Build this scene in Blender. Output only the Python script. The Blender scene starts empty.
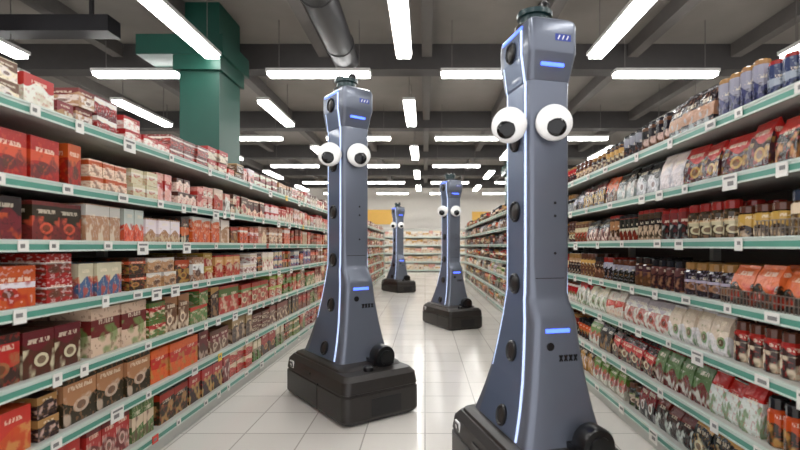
import bpy, math, random
from mathutils import Vector, Matrix
random.seed(23)
S=bpy.context.scene
COL=S.collection
H=1.25; FPX=480.0; XL=-1.59; XR=1.38

def lin(c):
    return tuple(((v/255)/12.92 if v/255<=0.04045 else (((v/255)+0.055)/1.055)**2.4) for v in c)

# ---------------------------------------------------------------- materials
def mat(name,rgb,rough=0.5,metal=0.0,emit=None,es=0.0,spec=0.5,coat=0.0,noise=0.0,nscale=8.0):
    m=bpy.data.materials.new(name); m.use_nodes=True
    nt=m.node_tree; b=nt.nodes['Principled BSDF']
    c=lin(rgb)
    b.inputs['Base Color'].default_value=(*c,1)
    b.inputs['Roughness'].default_value=rough
    b.inputs['Metallic'].default_value=metal
    b.inputs['Specular IOR Level'].default_value=spec
    b.inputs['Coat Weight'].default_value=coat
    if emit:
        b.inputs['Emission Color'].default_value=(*lin(emit),1)
        b.inputs['Emission Strength'].default_value=es
    if noise>0:
        tc=nt.nodes.new('ShaderNodeTexCoord'); n=nt.nodes.new('ShaderNodeTexNoise')
        n.inputs['Scale'].default_value=nscale; n.inputs['Detail'].default_value=4
        nt.links.new(tc.outputs['Object'],n.inputs['Vector'])
        mx=nt.nodes.new('ShaderNodeMix'); mx.data_type='RGBA'
        mx.inputs[6].default_value=(*[v*(1-noise) for v in c],1)
        mx.inputs[7].default_value=(*[min(1,v*(1+noise)) for v in c],1)
        nt.links.new(n.outputs['Fac'],mx.inputs[0]); nt.links.new(mx.outputs[2],b.inputs['Base Color'])
    return m

def floor_mat():
    m=bpy.data.materials.new('floor_tiles'); m.use_nodes=True; nt=m.node_tree; b=nt.nodes['Principled BSDF']
    tc=nt.nodes.new('ShaderNodeTexCoord'); br=nt.nodes.new('ShaderNodeTexBrick')
    br.offset=0.0; br.squash=1.0
    br.inputs['Scale'].default_value=1.0
    br.inputs['Brick Width'].default_value=0.40; br.inputs['Row Height'].default_value=0.40
    br.inputs['Mortar Size'].default_value=0.005
    br.inputs['Color1'].default_value=(*lin((236,231,224)),1)
    br.inputs['Color2'].default_value=(*lin((228,223,216)),1)
    br.inputs['Mortar'].default_value=(*lin((186,181,173)),1)
    nt.links.new(tc.outputs['Object'],br.inputs['Vector'])
    n=nt.nodes.new('ShaderNodeTexNoise'); n.inputs['Scale'].default_value=1.3
    nt.links.new(tc.outputs['Object'],n.inputs['Vector'])
    mx=nt.nodes.new('ShaderNodeMix'); mx.data_type='RGBA'; mx.blend_type='MULTIPLY'; mx.inputs[0].default_value=0.10
    nt.links.new(br.outputs['Color'],mx.inputs[6]); nt.links.new(n.outputs['Fac'],mx.inputs[7])
    nt.links.new(mx.outputs[2],b.inputs['Base Color'])
    rr=nt.nodes.new('ShaderNodeMapRange'); rr.inputs[3].default_value=.10; rr.inputs[4].default_value=.24
    nt.links.new(n.outputs['Fac'],rr.inputs[0]); nt.links.new(rr.outputs[0],b.inputs['Roughness'])
    return m

def pack_mat(name,rough=0.45,wr=0.0):
    m=bpy.data.materials.new(name); m.use_nodes=True; nt=m.node_tree; N=nt.nodes; Lk=nt.links; b=N['Principled BSDF']
    uv=N.new('ShaderNodeUVMap'); uv.uv_map='uv'
    sp=N.new('ShaderNodeSeparateXYZ'); Lk.new(uv.outputs[0],sp.inputs[0])
    a1=N.new('ShaderNodeAttribute'); a1.attribute_name='c1'
    a2=N.new('ShaderNodeAttribute'); a2.attribute_name='c2'
    a3=N.new('ShaderNodeAttribute'); a3.attribute_name='c3'
    def M(op,a,bb=None,cc=None):
        n=N.new('ShaderNodeMath'); n.operation=op
        for i,v in enumerate((a,bb,cc)):
            if v is None: continue
            if isinstance(v,(int,float)): n.inputs[i].default_value=v
            else: Lk.new(v,n.inputs[i])
        return n.outputs[0]
    U,V=sp.outputs[0],sp.outputs[1]; R=a3.outputs['Alpha']
    def mix(f,A,B):
        n=N.new('ShaderNodeMix'); n.data_type='RGBA'
        Lk.new(f,n.inputs[0]); Lk.new(A,n.inputs[6])
        if isinstance(B,tuple): n.inputs[7].default_value=(*B,1)
        else: Lk.new(B,n.inputs[7])
        return n.outputs[2]
    def noise(su,sv,off):
        cmb=N.new('ShaderNodeCombineXYZ'); Lk.new(M('ADD',M('MULTIPLY',U,su),M('MULTIPLY',R,off)),cmb.inputs[0]); Lk.new(M('MULTIPLY',V,sv),cmb.inputs[1])
        Lk.new(M('MULTIPLY',R,off*0.37),cmb.inputs[2])
        ns=N.new('ShaderNodeTexNoise'); ns.inputs['Scale'].default_value=1.0; ns.inputs['Detail'].default_value=1.0
        Lk.new(cmb.outputs[0],ns.inputs['Vector']); return ns.outputs['Fac']
    valid=M('GREATER_THAN',V,-0.5)
    R2=M('FRACT',M('MULTIPLY',R,7.31)); R3=M('FRACT',M('MULTIPLY',R,13.7))
    t=M('ADD',M('MULTIPLY',R,0.45),0.35)
    wav=M('MULTIPLY',M('SINE',M('ADD',M('MULTIPLY',U,M('MULTIPLY',R2,8.0)),M('MULTIPLY',R3,6.0))),0.10)
    band=M('MULTIPLY',M('GREATER_THAN',M('ADD',V,wav),t),M('LESS_THAN',V,M('ADD',t,M('ADD',0.18,M('MULTIPLY',R2,0.4)))))
    col=mix(band,a1.outputs['Color'],a2.outputs['Color'])
    nf=noise(3.2,3.2,91.0)
    blob=M('MULTIPLY',M('SUBTRACT',nf,0.5),9.0); blob=M('MINIMUM',M('MAXIMUM',blob,0.0),1.0)
    blob=M('MULTIPLY',M('MULTIPLY',blob,M('LESS_THAN',V,0.62)),M('MULTIPLY',valid,0.75))
    col=mix(blob,col,a3.outputs['Color'])
    eu=M('POWER',M('ABSOLUTE',M('DIVIDE',M('SUBTRACT',U,M('ADD',0.3,M('MULTIPLY',R2,0.4))),0.24)),2.0)
    ev=M('POWER',M('ABSOLUTE',M('DIVIDE',M('SUBTRACT',V,M('ADD',0.25,M('MULTIPLY',R3,0.1))),0.15)),2.0)
    el=M('MULTIPLY',M('LESS_THAN',M('ADD',eu,ev),1.0),M('MULTIPLY',M('GREATER_THAN',R3,0.6),.8))
    col=mix(M('MULTIPLY',el,valid),col,a3.outputs['Color'])
    el2=M('MULTIPLY',M('LESS_THAN',M('ADD',eu,ev),0.35),M('MULTIPLY',M('GREATER_THAN',R3,0.6),.8))
    col=mix(M('MULTIPLY',el2,valid),col,lin((90,52,32)))
    mot=M('MULTIPLY',M('GREATER_THAN',noise(9.0,9.0,53.0),0.60),M('MULTIPLY',valid,0.4))
    col=mix(mot,col,a2.outputs['Color'])
    tb=M('ADD',0.62,M('MULTIPLY',R2,0.14))
    tl=M('MULTIPLY',M('GREATER_THAN',V,tb),M('LESS_THAN',V,M('ADD',tb,0.10)))
    tu=M('LESS_THAN',M('ABSOLUTE',M('SUBTRACT',U,0.5)),M('ADD',0.22,M('MULTIPLY',R3,0.16)))
    tx=M('MULTIPLY',M('MULTIPLY',tl,tu),M('MULTIPLY',M('GREATER_THAN',noise(20.0,8.0,300.0),0.45),0.6))
    col=mix(tx,col,lin((240,226,200)))
    Lk.new(col,b.inputs['Base Color'])
    b.inputs['Roughness'].default_value=rough
    if wr>0:
        tc=N.new('ShaderNodeTexCoord'); n2=N.new('ShaderNodeTexNoise'); n2.inputs['Scale'].default_value=22
        Lk.new(tc.outputs['Object'],n2.inputs['Vector'])
        bp=N.new('ShaderNodeBump'); bp.inputs['Strength'].default_value=wr; bp.inputs['Distance'].default_value=0.03
        Lk.new(n2.outputs['Fac'],bp.inputs['Height']); Lk.new(bp.outputs[0],b.inputs['Normal'])
    return m

M_floor=floor_mat(); M_ceil=mat('ceiling_concrete',(128,123,118),0.9,noise=0.28,nscale=1.2)
M_wall=mat('wall_paint',(222,217,209),0.8,noise=0.05)
M_wallD=mat('wall_dark_paint',(94,90,88),0.8,noise=0.1)
M_orange=mat('orange_paint',(242,192,96),0.6,noise=0.05)
M_beam=mat('beam_dark',(60,57,56),0.7,noise=0.15)
M_beam2=mat('beam_mid',(96,92,89),0.8,noise=0.15)
M_green=mat('green_paint',(7,66,54),0.5,noise=0.1)
M_duct=mat('duct_dark',(38,37,40),0.5,metal=0.2,noise=0.2)
M_tube=mat('lamp_tube',(255,255,255),0.5,emit=(254,253,250),es=13.5)
M_house=mat('lamp_housing',(195,193,190),0.5,noise=0.03)
M_rod=mat('lamp_rod',(100,96,93),0.6,noise=0.03)
M_shelf=mat('shelf_enamel',(188,187,180),0.45,noise=0.05)
M_back=mat('shelf_backpanel',(92,84,78),0.6,noise=0.1)
M_strip=mat('price_rail_teal',(78,142,124),0.4,noise=0.06)
M_railw=mat('price_rail_white',(194,206,197),0.35,noise=0.05)
M_tag=mat('price_card',(224,221,214),0.5,noise=0.03)
M_tagr=mat('price_card_red',(205,60,45),0.5,noise=0.03)
M_tagy=mat('price_card_yellow',(240,200,60),0.5,noise=0.03)
M_wire=mat('wire_chrome',(150,140,130),0.3,metal=0.8,noise=0.05)
M_ink=mat('card_ink_grey',(120,118,116),0.5,noise=0.03)
M_box=pack_mat('carton_print',0.36); M_pouch=pack_mat('foil_pouch_print',0.26,0.5); M_jar=pack_mat('jar_print',0.16)

# ---------------------------------------------------------------- mesh helpers
def newobj(name,verts,faces,mats,fm=None,smooth=None,parent=None,loc=None):
    me=bpy.data.meshes.new(name); me.from_pydata(verts,[],faces)
    for m in mats: me.materials.append(m)
    if fm: me.polygons.foreach_set('material_index',fm)
    if smooth is not None:
        me.polygons.foreach_set('use_smooth',[True]*len(faces)); me.set_sharp_from_angle(angle=math.radians(smooth))
    me.update(); me.validate()
    o=bpy.data.objects.new(name,me); COL.objects.link(o)
    if parent: o.parent=parent
    if loc: o.location=loc
    return o

class G:
    """plain geometry accumulator"""
    def __init__(s): s.v=[];s.f=[];s.m=[]
    def box(s,x0,x1,y0,y1,z0,z1,mi=0):
        n=len(s.v)
        s.v+=[(x0,y0,z0),(x1,y0,z0),(x1,y1,z0),(x0,y1,z0),(x0,y0,z1),(x1,y0,z1),(x1,y1,z1),(x0,y1,z1)]
        s.f+=[(n,n+3,n+2,n+1),(n+4,n+5,n+6,n+7),(n,n+1,n+5,n+4),(n+1,n+2,n+6,n+5),(n+2,n+3,n+7,n+6),(n+3,n,n+4,n+7)]
        s.m+=[mi]*6
    def rings(s,rings,mi=0,cap=True):
        n0=len(s.v); k=len(rings[0])
        for r in rings: s.v+=[tuple(p) for p in r]
        for i in range(len(rings)-1):
            a=n0+i*k; b=a+k
            for j in range(k):
                j2=(j+1)%k
                s.f.append((a+j,a+j2,b+j2,b+j)); s.m.append(mi)
        if cap:
            s.f.append(tuple(n0+j for j in reversed(range(k)))); s.m.append(mi)
            e=n0+(len(rings)-1)*k
            s.f.append(tuple(e+j for j in range(k))); s.m.append(mi)
    def lathe(s,c,axis,prof,n=20,mi=0):
        ax=Vector(axis).normalized(); up=Vector((0,0,1)) if abs(ax.z)<0.9 else Vector((1,0,0))
        e1=up.cross(ax).normalized(); e2=ax.cross(e1); c=Vector(c)
        rr=[]
        for d,r in prof:
            rr.append([c+ax*d+(e1*math.cos(2*math.pi*i/n)+e2*math.sin(2*math.pi*i/n))*r for i in range(n)])
        s.rings(rr,mi)
    def quadbox(s,c,ex,ey,ez,a,b,d,mi=0):
        c=Vector(c);ex=Vector(ex).normalized();ey=Vector(ey).normalized();ez=Vector(ez).normalized(); n=len(s.v)
        for sz in (-1,1):
            for sx,sy in ((-1,-1),(1,-1),(1,1),(-1,1)):
                s.v.append(tuple(c+ex*a*sx+ey*b*sy+ez*d*sz))
        s.f+=[(n,n+3,n+2,n+1),(n+4,n+5,n+6,n+7),(n,n+1,n+5,n+4),(n+1,n+2,n+6,n+5),(n+2,n+3,n+7,n+6),(n+3,n,n+4,n+7)]
        s.m+=[mi]*6
    def obj(s,name,mats,smooth=None,parent=None): return newobj(name,s.v,s.f,mats,s.m,smooth,parent)

class P:
    """product accumulator with uv + 3 colour attributes"""
    def __init__(s): s.v=[];s.f=[];s.uv=[];s.c=[[],[],[]]
    def face(s,idx,uvs,cols):
        s.f.append(idx); s.uv+=uvs
        for k in range(3): s.c[k]+= [cols[k]]*len(idx)
    def loft(s,cx,cy,cz,secs,side,cols,tilt=0.0):
        n=len(s.v); ct,st=math.cos(tilt),math.sin(tilt)
        for z,hw,hd in secs:
            for a,b in ((-hd,-hw),(hd,-hw),(hd,hw),(-hd,hw)):
                s.v.append((cx+a*ct-b*st,cy+a*st+b*ct,cz+z))
        z0=secs[0][0]; zt=secs[-1][0]-z0
        for i in range(len(secs)-1):
            v0=(secs[i][0]-z0)/zt; v1=(secs[i+1][0]-z0)/zt; a=n+4*i
            for j in range(4):
                j2=(j+1)%4
                s.face((a+j,a+j2,a+4+j2,a+4+j),[(0,v0),(1,v0),(1,v1),(0,v1)],cols)
        e=n+4*(len(secs)-1)
        s.face((e,e+1,e+2,e+3),[(0.5,-1)]*4,cols); s.face((n+3,n+2,n+1,n),[(0.5,-1)]*4,cols)
    def jar(s,cx,cy,cz,r,h,cols,lid,k=12,style=0):
        prof=[(0,r*.92),(.03*h,r),(.70*h,r),(.78*h,r*.78)] if style==0 else [(0,r*.95),(.02*h,r),(.86*h,r),(.88*h,r*.97)]
        lp=[(.78*h,r*.86),(.97*h,r*.86),(h,r*.8)] if style==0 else [(.88*h,r*.9),(.97*h,r*.9),(h,r*.75)]
        for pr,cc,lidf in ((prof,cols,False),(lp,(lid,lid,lid),True)):
            n=len(s.v)
            for z,rr in pr:
                for i in range(k):
                    a=2*math.pi*i/k; s.v.append((cx+rr*math.cos(a),cy+rr*math.sin(a),cz+z))
            for q in range(len(pr)-1):
                for i in range(k):
                    i2=(i+1)%k; a=n+q*k
                    if lidf: uv=[(0.5,-1)]*4
                    else:
                        ua,ub=(i%6)/6,(i%6+1)/6; va,vb=pr[q][0]/h*1.25,pr[q+1][0]/h*1.25
                        uv=[(ua,va),(ub,va),(ub,vb),(ua,vb)]
                    s.face((a+i,a+i2,a+k+i2,a+k+i),uv,cc)
            if lidf: s.face(tuple(n+(len(pr)-1)*k+i for i in range(k)),[(0.5,-1)]*k,cc)
    def obj(s,name,m):
        me=bpy.data.meshes.new(name); me.from_pydata(s.v,[],s.f); me.materials.append(m)
        ul=me.uv_layers.new(name='uv'); ul.data.foreach_set('uv',[x for p in s.uv for x in p])
        for k,nm in enumerate(('c1','c2','c3')):
            at=me.color_attributes.new(nm,'FLOAT_COLOR','CORNER')
            at.data.foreach_set('color',[x for p in s.c[k] for x in p])
        me.update(); o=bpy.data.objects.new(name,me); COL.objects.link(o); return o

# ---------------------------------------------------------------- room
YF=24.5; ZC=4.45; XW=8.5
g=G(); g.box(-XW,XW,-1.5,YF,-0.1,0.0); g.obj('floor',[M_floor])
g=G(); g.box(-XW,XW,-1.5,YF,ZC,ZC+0.15); g.obj('ceiling',[M_ceil])
g=G(); g.box(-XW-0.15,-XW,-1.5,YF,0,ZC); g.obj('wall_left',[M_wallD])
g=G(); g.box(XW,XW+0.15,-1.5,YF,0,ZC); g.obj('wall_right',[M_wallD])
g=G(); g.box(-XW,XW,YF,YF+0.15,0,ZC); g.box(-XW,-1.3,YF-0.04,YF,2.35,3.1,1); g.box(2.4,XW,YF-0.04,YF,2.35,3.0,1); g.obj('wall_back',[M_wall,M_orange])
g=G()
for y in (0.2,4.0,7.6,11.4,15.2,19.0,22.8):
    g.box(-XW,XW,y,y+0.32,4.05,ZC)
g.obj('ceiling_beams_cross',[M_beam])
g=G(); x=-8.2
while x<8.3:
    g.box(x,x+0.16,-1.4,YF,4.24,ZC); x+=1.63
g.obj('ceiling_beams_long',[M_beam2])
g=G(); g.box(-8.4,-3.9,5.9,6.15,3.9,4.1); g.box(-8.4,-3.3,4.35,4.6,4.05,4.2)
for xx in (-8.0,-6.0,-4.2): g.box(xx,xx+.04,6.0,6.04,4.0,ZC); g.box(xx,xx+.04,4.5,4.54,4.1,ZC)
g.obj('dark_ceiling_filler',[M_duct])  # hung dark boxes, added to darken the upper-left ceiling zone
def duct(pts,r,g):
    for a,b in zip(pts[:-1],pts[1:]):
        a=Vector(a);b=Vector(b);L=(b-a).length
        prof=[(0,r)]
        d=0.6
        while d<L-0.3:
            prof+=[(d,r),(d+.001,r*1.05),(d+0.05,r*1.05),(d+0.051,r)]; d+=1.3
        prof+=[(L,r)]
        g.lathe(a,(b-a),prof,20)
g=G(); duct([(-1.13,0.5,3.92),(-1.13,6.9,3.92)],0.185,g)
for yy in (2,5): g.box(-1.14,-1.12,yy,yy+.02,4.05,ZC)
g.obj('ventilation_duct',[M_duct],40)
g=G(); duct([(1.8,1.0,4.0),(1.8,5.0,4.0)],0.13,g)
for yy in (2,4.5): g.box(1.79,1.81,yy,yy+.02,4.0,ZC)
g.obj('ventilation_duct',[M_duct],40)
# green column
g=G(); g.box(-3.22,-2.70,6.3,7.0,0,ZC); g.box(-3.75,-2.62,6.22,7.15,3.74,4.0); g.box(-3.28,-2.66,6.24,7.06,3.55,3.74); g.box(-3.26,-2.66,6.24,7.06,0,0.15)
g.obj('green_column',[M_green])
g=G(); g.box(2.6,3.2,15.0,15.6,0,ZC); g.box(2.5,3.3,14.9,15.7,3.5,3.8); g.box(2.54,3.26,14.94,15.66,0,.15); g.obj('green_column',[M_green])
# lights
g=G(); ZL=3.65
def lamp(cx,cy,lx,ly):
    g.box(cx-lx/2,cx+lx/2,cy-ly/2,cy+ly/2,ZL,ZL+0.045,0)
    g.box(cx-lx/2-.02,cx+lx/2+.02,cy-ly/2-.02,cy+ly/2+.02,ZL+0.045,ZL+0.09,1)
    for sx in (-1,1):
        px=cx+(sx*lx*0.4 if lx>ly else 0); py=cy+(sx*ly*0.4 if ly>lx else 0)
        g.box(px-.004,px+.004,py-.004,py+.004,ZL+.09,ZC,2)
for k in range(-1,5):
    for y in (2.6,6.8,10.85,14.6,18.4,22.2): lamp(-3.95+2.45*k,y,1.42,0.15)
for k in range(-1,4):
    for y in (1.2,5.35,8.85,12.6,16.4,20.2): lamp(-2.72+2.45*k,y,0.17,1.6)
g.obj('fluorescent_ceiling_lights',[M_tube,M_house,M_rod])

# ---------------------------------------------------------------- shelving
ZS_L=[0.14,0.42,0.70,1.00,1.27,1.52,1.82]
ZS_R=[0.14,0.42,0.72,0.985,1.283,1.57,1.85]
def gondola(xf,side,zs,y0,y1,name):
    e=bpy.data.objects.new(name,None); COL.objects.link(e)
    def bx(g,a,b,y0,y1,z0,z1,mi=0):
        xa,xb=xf-side*a,xf-side*b; g.box(min(xa,xb),max(xa,xb),y0,y1,z0,z1,mi)
    D=0.52
    g=G(); bx(g,D,D+0.05,y0,y1,0.0,zs[-1]+0.12); g.obj('back_panel',[M_back],parent=e)
    g=G()
    for z in zs: bx(g,0.012,D,y0,y1,z-0.03,z)
    bx(g,0.04,D,y0,y1,0,zs[0]-0.03)
    g.obj('shelf_boards',[M_shelf],parent=e)
    g=G()
    for z in zs:
        bx(g,-0.004,0.012,y0,y1,z-0.04,z-0.012,0); bx(g,-0.004,0.012,y0,y1,z-0.012,z+0.006,1)
        bx(g,-0.008,-0.004,y0,y1,z-0.002,z+0.006,1); bx(g,-0.008,-0.004,y0,y1,z-0.044,z-0.036,1)
    g.obj('price_rails',[M_strip,M_railw],parent=e)
    g=G(); y=y0
    while y<y1+.01:
        bx(g,D-0.05,D,y-0.02,y+0.02,0,zs[-1]+0.14)
        y+=1.25
    bx(g,0,D+.05,y1,y1+0.03,0,zs[-1]+0.1); bx(g,0,D+.05,y0-.03,y0,0,zs[-1]+0.1)
    g.obj('uprights',[M_shelf],parent=e)
    g=G()
    for z in zs:
        y=y0+random.random()*0.3
        while y<y1-0.1:
            w=random.choice((0.05,0.06,0.08)); mi=random.choices((0,1,2),(40,0.6,0.8))[0]
            hh=random.choice((0.034,0.038,0.05)) 
            if random.random()<0.15: w=0.10;hh=0.065
            bx(g,-0.013,-0.009,y,y+w,z-0.004-hh,z+0.002,mi)
            if w>=0.1:
                bx(g,-0.0145,-0.013,y+.012,y+w-.012,z-0.018,z-0.008,3)
                bx(g,-0.0145,-0.013,y+.02,y+w-.04,z-0.05,z-0.03,3)
            else:
                bx(g,-0.0145,-0.013,y+.01,y+w-.02,z-0.028,z-0.012,3)
            y+=w+random.uniform(0.08,0.5)
    g.obj('price_cards',[M_tag,M_tagr,M_tagy,M_ink],parent=e)
    return e
YL1=19.0; YR1=16.6; Y0=0.6
gondola(XL,1,ZS_L,Y0,YL1,'supermarket_shelving')
ER=gondola(XR,-1,ZS_R,Y0,YR1,'supermarket_shelving')

def jit(c,a=14):
    k=random.uniform(-a,a); return tuple(max(0,min(255,v+k+random.uniform(-8,8))) for v in c)
def cols(c1,c2,c3):
    r=random.random()
    return ((*lin(c1),1),(*lin(c2),1),(*lin(c3),r))
RED=(176,42,32);DRED=(108,28,26);ORG=(204,88,44);BRN=(88,52,38);DBR=(48,32,27);CRM=(220,200,172);WHT=(222,216,208);BLU=(62,90,134);GRN=(92,126,64);PNK=(208,144,132);GLD=(196,150,82);BLK=(24,22,24);SIL=(158,160,164);TAN=(166,122,86);SKY=(150,172,194);LIM=(146,164,70)
pal_left=[
 [(DRED,RED,CRM),(BRN,ORG,CRM),(RED,CRM,BRN),(DBR,RED,GLD),(GRN,CRM,BRN)],
 [(BRN,DRED,CRM),(DBR,BRN,GLD),(GRN,DRED,CRM),(RED,DRED,CRM),(BRN,RED,TAN),(DBR,TAN,CRM),(ORG,RED,GLD)],
 [(BRN,TAN,CRM),(DRED,BRN,CRM),(GRN,RED,CRM),(RED,GRN,CRM),(BRN,CRM,ORG),(DBR,GLD,TAN),(CRM,DRED,GRN),(RED,LIM,WHT)],
 [(ORG,DRED,CRM),(BRN,ORG,CRM),(BLU,CRM,ORG),(BLU,WHT,RED),(DRED,ORG,CRM),(WHT,CRM,RED),(DBR,ORG,GLD),(RED,GLD,CRM),(TAN,WHT,BRN)],
 [(ORG,RED,CRM),(DBR,ORG,CRM),(RED,ORG,CRM),(TAN,WHT,CRM),(BRN,CRM,ORG),(BRN,RED,GLD),(ORG,WHT,RED),(WHT,PNK,RED),(CRM,TAN,RED)],
 [(RED,CRM,ORG),(WHT,RED,CRM),(WHT,RED,TAN),(CRM,ORG,BRN),(CRM,BRN,RED),(WHT,PNK,BRN),(PNK,RED,WHT),(CRM,WHT,RED)],
 [(CRM,RED,BRN),(WHT,RED,CRM),(CRM,BRN,WHT),(DRED,WHT,RED),(TAN,DRED,WHT),(BRN,TAN,WHT),(WHT,RED,PNK),(PNK,WHT,BRN)],
]
dimL=[(.17,.24,1),(.19,.23,1),(.20,.25,1),(.15,.105,2),(.13,.19,1),(.125,.20,1),(.13,.092,2)]
B=P()
for ri,z in enumerate(ZS_L):
    y=Y0+0.02; gap=(ZS_L[ri+1]-z-0.05) if ri<6 else 0.24
    while y<YL1-0.25:
        pl=pal_left[ri]
        if ri in (3,5) and y<2.2: pl=[(ORG,RED,CRM),(RED,ORG,BRN),(DRED,ORG,CRM),(ORG,WHT,RED),(RED,WHT,BRN)]
        if ri==4 and y<2.3: pl=[(DBR,ORG,RED),(ORG,DBR,CRM),(DRED,DBR,ORG)]
        if ri==2 and y<2.3: pl=[(DBR,RED,TAN),(BRN,DRED,CRM),(DRED,BRN,TAN)]
        c=random.choice(pl); w,h,st=dimL[ri]
        w*=random.uniform(.6,1.3); h*=random.uniform(.74,1.02); 
        if random.random()<0.3 and st==1: st=2; h*=0.48
        elif random.random()<0.25 and st==2: st=1; h*=1.9
        h=min(h,gap/st-0.003)
        n=random.randint(1,3); r=random.random()
        cc=[jit(q,16) for q in c]
        for i in range(n):
            if y+w>YL1-0.05: break
            for k in range(st if random.random()>.12 else max(1,st-1)):
                for dd in range(2):
                    c3=((*lin(cc[0]),1),(*lin(cc[1]),1),(*lin(cc[2]),r))
                    off=random.uniform(0,0.02)
                    B.loft(XL-0.035-off-0.10-dd*0.23,y+w/2,z+0.001+k*(h+.002),[(0,w/2-.003,.098),(h,w/2-.003,.098)],1,c3,random.uniform(-.03,.03))
            y+=w+0.004
        y+=random.choice((0.005,0.01,0.03,0.05))
B.obj('coffee_cartons',M_box)

# right side
J=P();Q=P();C=P()
jar_c=[(DBR,CRM,BRN),(BRN,GLD,CRM),(DBR,RED,CRM),(BLK,TAN,CRM),(BRN,CRM,RED),(DBR,WHT,GLD)]
pou_c=[(BLK,DRED,GLD),(DBR,BRN,TAN),(WHT,SIL,RED),(BLK,SIL,BRN),(DBR,ORG,CRM),(SIL,BLK,WHT),(CRM,TAN,BRN),(BLK,DBR,SIL)]
pou_w=[(WHT,RED,GRN),(WHT,CRM,GRN),(WHT,ORG,RED),(CRM,GRN,BRN),(WHT,SIL,BRN),(CRM,WHT,TAN),(DRED,BLK,CRM),(DBR,BRN,CRM)]
pou_d=[(BLK,ORG,GLD),(DBR,RED,CRM),(BLK,GRN,CRM),(BLK,GLD,CRM),(BRN,GLD,CRM),(DBR,TAN,ORG),(WHT,GRN,RED),(GLD,BLK,WHT),(BLK,DRED,WHT),(DBR,BLK,TAN)]
LIDS=[(40,52,72),(30,26,26),(90,50,34),(150,110,60),(25,25,28),(150,36,30)]
def rowR(z,gap,kinds):
    y=Y0+0.03
    while y<YR1-0.3:
        kind,pal=kinds(y); c=random.choice(pal); cc=[jit(q,12) for q in c]; r=random.random()
        if y>3.2 and random.random()<.35: kind=random.choice(('jar','can','pouch'))
        c3=((*lin(cc[0]),1),(*lin(cc[1]),1),(*lin(cc[2]),r)); n=random.randint(2,4)
        if kind=='jar':
            rad=random.uniform(.038,.052); h=min(gap,random.uniform(.14,.20)); lid=(*lin(random.choice(LIDS)),1)
            for i in range(n):
                for dd in range(3): J.jar(XR+0.05+rad+dd*(2*rad+.01),y+rad,z+.001,rad,h,c3,lid)
                y+=2*rad+.008
        elif kind=='can':
            rad=random.uniform(.034,.046); h=min(gap,random.uniform(.16,.21)); lid=(*lin(random.choice(LIDS)),1)
            for i in range(n):
                for dd in range(3): C.jar(XR+0.05+rad+dd*(2*rad+.01),y+rad,z+.001,rad,h,c3,lid,style=1)
                y+=2*rad+.006
        else:
            w=random.uniform(.11,.17); h=min(gap,random.uniform(.18,.26))
            for i in range(n):
                hh=h*random.uniform(.86,1)
                for dd in range(3):
                    Q.loft(XR+0.09+dd*.12+random.uniform(0,.01),y+w/2,z+.001,[(0,w*.44,.042),(hh*.1,w*.47,.05),(hh*.45,w*.49,.047),(hh*.75,w*.47,.03),(hh*.92,w*.46,.009),(hh,w*.46,.004)],-1,c3,random.uniform(-.12,.12))
                y+=w+.002
        y+=.01
def seq(*opts):
    def f(y):
        for lim,k,p in opts:
            if y<lim: return k,p
        return opts[-1][1:]
    return f
DBL=(44,58,86)
rowR(ZS_R[6],.22,seq((2.1,'can',[(DBL,SIL,BLK),(BLK,DBL,TAN)]),(2.7,'pouch',[(BLK,TAN,SIL),(DBR,SIL,TAN)]),(4,'can',[(BLK,SIL,BRN),(DBR,GLD,CRM),(BRN,BLK,CRM)]),(99,'jar',jar_c)))
rowR(ZS_R[5],.22,seq((2.0,'pouch',[(BLK,DRED,GLD),(DBR,RED,GLD)]),(2.7,'pouch',[(WHT,SIL,CRM),(WHT,CRM,SIL),(WHT,WHT,SIL)]),(5,'pouch',[(BLK,DRED,GLD),(BLK,SIL,BRN),(DBR,ORG,CRM),(BLK,BRN,SIL),(SIL,BLK,WHT)]),(99,'pouch',pou_c)))
rowR(ZS_R[4],.22,seq((2.3,'jar',[(DBR,GLD,CRM),(BRN,CRM,GLD),(DBR,TAN,CRM)]),(3.2,'can',[(BLK,DRED,SIL),(DBR,BLK,CRM)]),(99,'can',[(BLK,DRED,SIL),(DBR,TAN,CRM),(BRN,CRM,RED),(DRED,BLK,CRM),(BLK,BRN,SIL)])))
rowR(ZS_R[3],.22,seq((2.0,'pouch',[(ORG,DRED,CRM),(BLK,ORG,RED),(RED,DBR,CRM),(DBR,RED,GLD)]),(4,'jar',[(DBR,BRN,TAN),(BRN,DBR,TAN),(BLK,SIL,TAN)]),(99,'jar',jar_c)))
rowR(ZS_R[2],.20,seq((2.05,'jar',[(BRN,ORG,CRM),(DBR,RED,CRM)]),(2.6,'pouch',[(WHT,CRM,GRN),(WHT,GRN,CRM)]),(3.6,'pouch',[(WHT,RED,CRM),(WHT,SIL,RED),(RED,WHT,CRM)]),(99,'pouch',pou_w)))
rowR(ZS_R[1],.22,seq((1.95,'jar',[(DBR,ORG,GLD),(BRN,RED,CRM)]),(2.6,'pouch',[(WHT,RED,GRN),(DRED,GRN,WHT),(BLK,GLD,RED)]),(99,'pouch',pou_d)))
rowR(ZS_R[0],.22,seq((99,'pouch',pou_d)))
J.obj('instant_coffee_jars',M_jar); Q.obj('coffee_pouches',M_pouch); C.obj('coffee_cans',M_jar)
g=G()
for z,ya,yb in ((ZS_R[3],1.2,2.25),(ZS_R[4],1.2,2.0)):
    y=ya
    while y<yb+.001:
        g.box(XR-.003,XR+.001,y-.0015,y+.0015,z+.006,z+.07); y+=.022
    for zz in (z+.07,z+.038): g.box(XR-.004,XR+.002,ya,yb,zz-.002,zz+.002)
g.obj('wire_shelf_fence',[M_wire],parent=ER)

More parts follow.
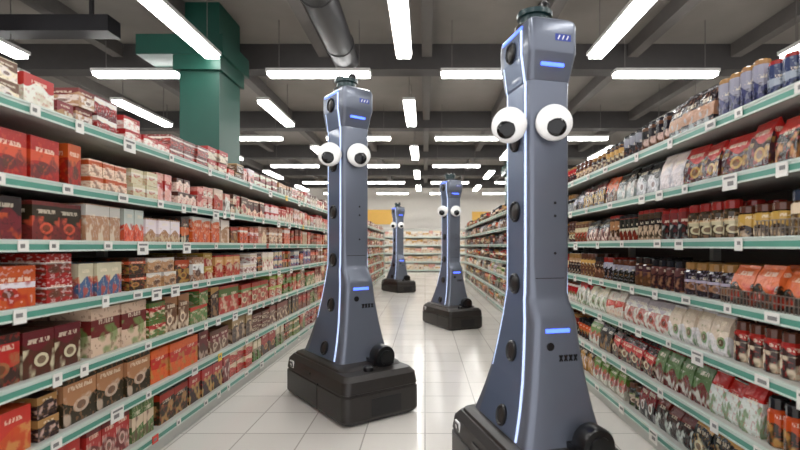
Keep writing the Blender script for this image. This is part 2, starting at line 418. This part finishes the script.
# far-end shelving
e=bpy.data.objects.new('end_aisle_shelving',None); COL.objects.link(e)
g=G(); g.box(-5,5,23.6,23.66,0,2.1)
for z in (.1,.5,.9,1.3,1.7): g.box(-5,5,23.15,23.6,z-.04,z)
g.obj('shelf_boards',[M_shelf],parent=e)
g=G()
for z in (.1,.5,.9,1.3,1.7): g.box(-5,5,23.12,23.15,z-.05,z+.01)
g.obj('price_rails',[M_railw],parent=e)
F=P()
for z in (.1,.5,.9,1.3,1.7):
    x=-4.9
    while x<4.7:
        w=random.uniform(.2,.35);h=random.uniform(.22,.32); c=random.choice([(CRM,TAN,WHT),(CRM,WHT,TAN),(WHT,GLD,CRM),(WHT,CRM,TAN),(CRM,PNK,WHT)])
        F.loft(x+w/2,23.35,z+.001,[(0,.12,w/2-.01),(h,.12,w/2-.01)],1,cols(*c)); x+=w
F.obj('grocery_boxes',M_box)

# ---------------------------------------------------------------- robots
M_body=mat('robot_body_grey',(106,112,125),0.30,metal=0.4,coat=0.2,noise=0.03,nscale=3)
M_panel=mat('robot_side_panel',(96,109,134),0.30,metal=0.4,coat=0.2,noise=0.03,nscale=3)
M_base=mat('robot_base_black',(42,38,36),0.42,noise=0.08,nscale=5)
M_dark=mat('robot_trim_dark',(14,14,17),0.28,noise=0.05)
M_cap=mat('robot_cap_green_black',(14,46,48),0.3,noise=0.05)
M_strip1=mat('robot_light_strip',(205,218,242),0.3,emit=(185,208,255),es=0.45)
M_blue=mat('robot_blue_led',(60,90,255),0.3,emit=(70,100,255),es=1.9)
M_white=mat('eye_white',(240,240,238),0.25,coat=0.3,noise=0.01)
M_pupil=mat('eye_black',(8,8,9),0.15,noise=0.05)
M_logo=mat('robot_logo_blue',(40,60,150),0.3,noise=0.03)

SEC=[(.375,-.40,.325,-.232,.235),(.44,-.376,.308,-.215,.214),(.54,-.336,.288,-.192,.192),(.68,-.284,.264,-.167,.168),(.85,-.232,.242,-.146,.144),
     (.99,-.198,.228,-.132,.131),(1.03,-.190,.216,-.130,.128),(1.10,-.180,.170,-.126,.123),(1.14,-.173,.157,-.123,.12),(1.30,-.158,.155,-.12,.12),(2.27,-.155,.155,-.12,.12),
     (2.272,-.160,.158,-.125,.123),(2.30,-.164,.168,-.128,.124),(2.40,-.184,.206,-.142,.132),(2.41,-.186,.210,-.144,.134),(2.55,-.186,.210,-.144,.134),(2.575,-.178,.203,-.138,.128),(2.59,-.156,.185,-.118,.112)]
def ext(z):
    for a,b in zip(SEC[:-1],SEC[1:]):
        if z<=b[0]:
            t=max(0,(z-a[0])/(b[0]-a[0])); return [a[i]+(b[i]-a[i])*t for i in range(5)]
    return SEC[-1]
def rrect(z,x0,x1,y0,y1,r,n=5):
    pts=[]
    for cx,cy,a0 in ((x1-r,y1-r,0),(x0+r,y1-r,90),(x0+r,y0+r,180),(x1-r,y0+r,270)):
        for i in range(n+1):
            a=math.radians(a0+90*i/n); pts.append((cx+r*math.cos(a),cy+r*math.sin(a),z))
    return pts
def robot(X,D,s,name='grocery_store_robot'):
    e=bpy.data.objects.new(name,None); COL.objects.link(e)
    beta=math.degrees(math.atan2(X,D))
    # base
    g=G(); bx=(-.51,.62,-.35,.31)
    def br(z,i,r): return rrect(z,bx[0]+i,bx[1]-i,bx[2]+i,bx[3]-i,r)
    g.rings([br(.0,.04,.05),br(.02,.012,.055),br(.04,.0,.06),br(.21,.0,.06),br(.215,.010,.055),br(.228,.010,.055),br(.233,.002,.06),br(.315,.014,.06),br(.352,.045,.06)],0)
    g.rings([rrect(.345,-.46,.46,-.295,.265,.06),rrect(.368,-.45,.43,-.288,.258,.06),rrect(.382,-.42,.38,-.26,.245,.06)],0)
    g.obj('base',[M_base],28,e)
    g=G()
    for xx in (.16,):
        g.box(xx-.004,xx+.004,-.353,-.335,.03,.225,0)
        g.box(xx-.004,xx+.004,.300,.313,.03,.225,0)
    g.box(-.10,.02,-.350,-.335,.265,.28,0)
    g.box(.612,.622,-.13,.13,.05,.18,0)
    g.obj('base_trim',[M_dark],None,e)
    g=G()   # square marker plate on the rear corner of the base shoulder
    g.quadbox((-.36,-.350+.006,.275),(1,0,0),(0,-.12,1),(0,-1,-.12),.035,.030,.006,0)
    g.quadbox((-.36,-.350+.004,.275),(1,0,0),(0,-.12,1),(0,-1,-.12),.027,.022,.009,1)
    g.quadbox((-.36,-.350+.003,.275),(1,0,0),(0,-.12,1),(0,-1,-.12),.010,.010,.011,0)
    g.obj('base_label',[M_white,M_dark],None,e)
    # front sensor barrel
    g=G(); g.lathe((.35,.09,.425),(1,0,0),[(0,.072),(.02,.092),(.10,.092),(.115,.084),(.118,.056),(.128,.054),(.13,.02)],24)
    g.box(.30,.44,.0,.18,.34,.41)
    g.lathe((.49,-.08,.33),(0,0,1),[(0,.04),(.05,.04),(.06,.03)],14)
    g.obj('front_sensor_housing',[M_dark],35,e)
    # column
    g=G(); g.rings([rrect(q[0],q[1],q[2],q[3],q[4],.045 if q[0]<1.2 else .030) for q in SEC],0)
    g.obj('column_body',[M_body],30,e)
    gp=G();gs=G()
    zs=[.39,.44,.49,.54,.60,.68,.76,.85,.92,.99,1.03,1.10,1.14,1.30,1.7,2.26,2.272,2.30,2.40,2.41,2.54]
    def ribbon(g,xa,xb,sg,th,mi,zz):
        rr=[]
        for z in zz:
            q=ext(z); yy=(q[3] if sg<0 else q[4])
            fx=0 if z>1.1 else (1.1-z)*.15
            bxo=0 if z>1.14 else (1.14-z)*.24
            a=xa+(fx if xa>.05 else -bxo); b=xb+(fx if xb>.05 else -bxo)
            o=sg*th
            p=[(a,yy-sg*.004,z),(b,yy-sg*.004,z),(b,yy+o,z),(a,yy+o,z)]
            if sg<0: p=p[::-1]
            rr.append(p)
        g.rings(rr,mi)
    for sg in (-1,1):
        ribbon(gp,-.100,.096,sg,.006,0,zs)
        ribbon(gs,.106,.120,sg,.007,0,zs)
        ribbon(gs,-.118,-.108,sg,.004,0,[z for z in zs if z>.6 and z<2.5])
    gp.obj('side_panels',[M_panel],None,e); gs.obj('light_strips',[M_strip1],None,e)
    g=G()
    for z in (.46,.81,1.18,1.58,1.97,2.46):
        q=ext(z); q2=ext(z+.03); 
        xs=.0 if z>1 else .02
        for sg in (-1,1):
            yy=q[3] if sg<0 else q[4]
            sl=(abs(q[3])-abs(q2[3]))/.03 if z<1.1 else 0
            nrm=Vector((0,sg,sl)).normalized()
            g.lathe(Vector((xs,yy,z)),nrm,[(-.01,.058),(.016,.058),(.022,.050),(.013,.042)],24,0)
            g.lathe(Vector((xs,yy,z)),nrm,[(-.01,.038),(.013,.038),(.019,.024),(.020,.006)],18,1)
    g.obj('round_sensors',[M_dark,M_base],35,e)
    g=G()
    g.box(.1545,.1565,-.085,.085,1.215,1.219,0)
    for i in range(4):
        yc=.01+i*.028; z=.81; xq=ext(z)[2]+.001
        for sgn in (-1,1):
            g.quadbox((xq,yc,z),(1,0,0),(0,.5,sgn),(0,-sgn,.5),.003,.018,.004,0)
    g.box(.2095,.2115,-.0,.09,2.465,2.50,1)
    for i in range(3): g.quadbox((.212,.02+i*.025,2.482),(1,0,0),(0,.5,1),(0,-1,.5),.001,.012,.003,2)
    g.lathe((ext(.87)[2]-.004,-.045,.87),(1,0,0),[(0,.022),(.006,.022),(.007,.014)],14,0)
    for z in (1.55,1.62,1.35): g.lathe((.155,.03,z),(1,0,0),[(-.002,.008),(.002,.008)],8,0)
    g.obj('markings',[M_dark,M_logo,M_white],None,e)
    g=G()
    z=.95; xq=ext(z)[2]; g.quadbox((xq+.001,-.0,z),(0,1,0),(0,0,1),(1,0,0),.068,.010,.004)
    q=ext(2.345); g.quadbox((q[2]+.002,-.005,2.345),(0,1,0),(0,0,1),(1,0,0),.065,.008,.009)
    g.box(-.13,.12,-.148,-.140,2.545,2.560); g.box(-.13,.12,.130,.138,2.545,2.560)
    g.obj('blue_led_bars',[M_blue],None,e)
    # cap
    g=G(); g.lathe((.01,-.01,2.57),(0,0,1),[(0,.115),(.04,.115),(.046,.10),(.05,.095)],28,1)
    g.lathe((.0,-.01,2.61),(0,0,1),[(0,.082),(.055,.082),(.058,.098),(.084,.098),(.09,.08)],28,0)
    g.lathe((.05,.02,2.68),(0,0,1),[(0,.034),(.045,.034),(.06,.024),(.064,.008)],16,1)
    g.lathe((-.045,-.045,2.68),(0,0,1),[(0,.038),(.045,.038),(.056,.024),(.06,.008)],16,1)
    g.obj('top_camera_cap',[M_cap,M_dark],35,e)
    # googly eyes
    w=Vector((math.cos(math.radians(27.4)),-math.sin(math.radians(27.4)),0)); t=Vector((-w.y,w.x,0))
    g=G()
    for off,tilt,pr,pz in ((-.142,-12,-.006,-.026),(.090,10,.006,-.026)):
        n=(Matrix.Rotation(math.radians(tilt),3,'Z')@w).normalized(); tt=Vector((-n.y,n.x,0))
        c=t*off+w*.180+Vector((0,0,2.035)); r=.096
        prof=[(-.012,r*.85),(-.008,r),(.008,r)]
        for k in range(1,7):
            a=math.radians(15*k); prof.append((.008+.030*math.sin(a),max(.002,r*math.cos(a))))
        g.lathe(c,n,prof,36,0)
        g.lathe(c-n*.11,n,[(0,.03),(.105,.03)],16,2)
        pc=c+tt*pr*1.2+Vector((0,0,pz)); R=.052
        g.lathe(pc+n*.022,n,[(-.01,R),(.009,R),(.014,R*.9),(.0175,R*.6),(.0185,R*.1)],28,1)
    g.obj('googly_eyes',[M_white,M_pupil,M_body],40,e)
    e.location=(X,D,0.0); e.scale=(s,s,s); e.rotation_euler=(0,0,math.radians(-62.3-beta))
    return e
robot(-.635,3.93,.965)
robot(.565,2.44,.900)
robot(.41,7.65,.882)
robot(-.745,13.3,.895)

# ---------------------------------------------------------------- world, camera
w=bpy.data.worlds.new('soft_fill_world'); S.world=w; w.use_nodes=True  # added white fill light, enters through the open end behind the camera
w.node_tree.nodes['Background'].inputs[0].default_value=(0.99,0.98,1,1); w.node_tree.nodes['Background'].inputs[1].default_value=0.9
cam=bpy.data.cameras.new('camera'); co=bpy.data.objects.new('camera',cam); COL.objects.link(co)
cam.sensor_width=36; cam.lens=36*FPX/800; cam.shift_x=-25/800; cam.shift_y=21/800
co.location=(0,0,H); co.rotation_euler=(math.radians(90),0,0); cam.clip_start=.05
cam.dof.use_dof=True; cam.dof.focus_distance=3.6; cam.dof.aperture_fstop=2.0
S.camera=co
S.view_settings.view_transform='Standard'; S.view_settings.look='None'; S.view_settings.exposure=0.85
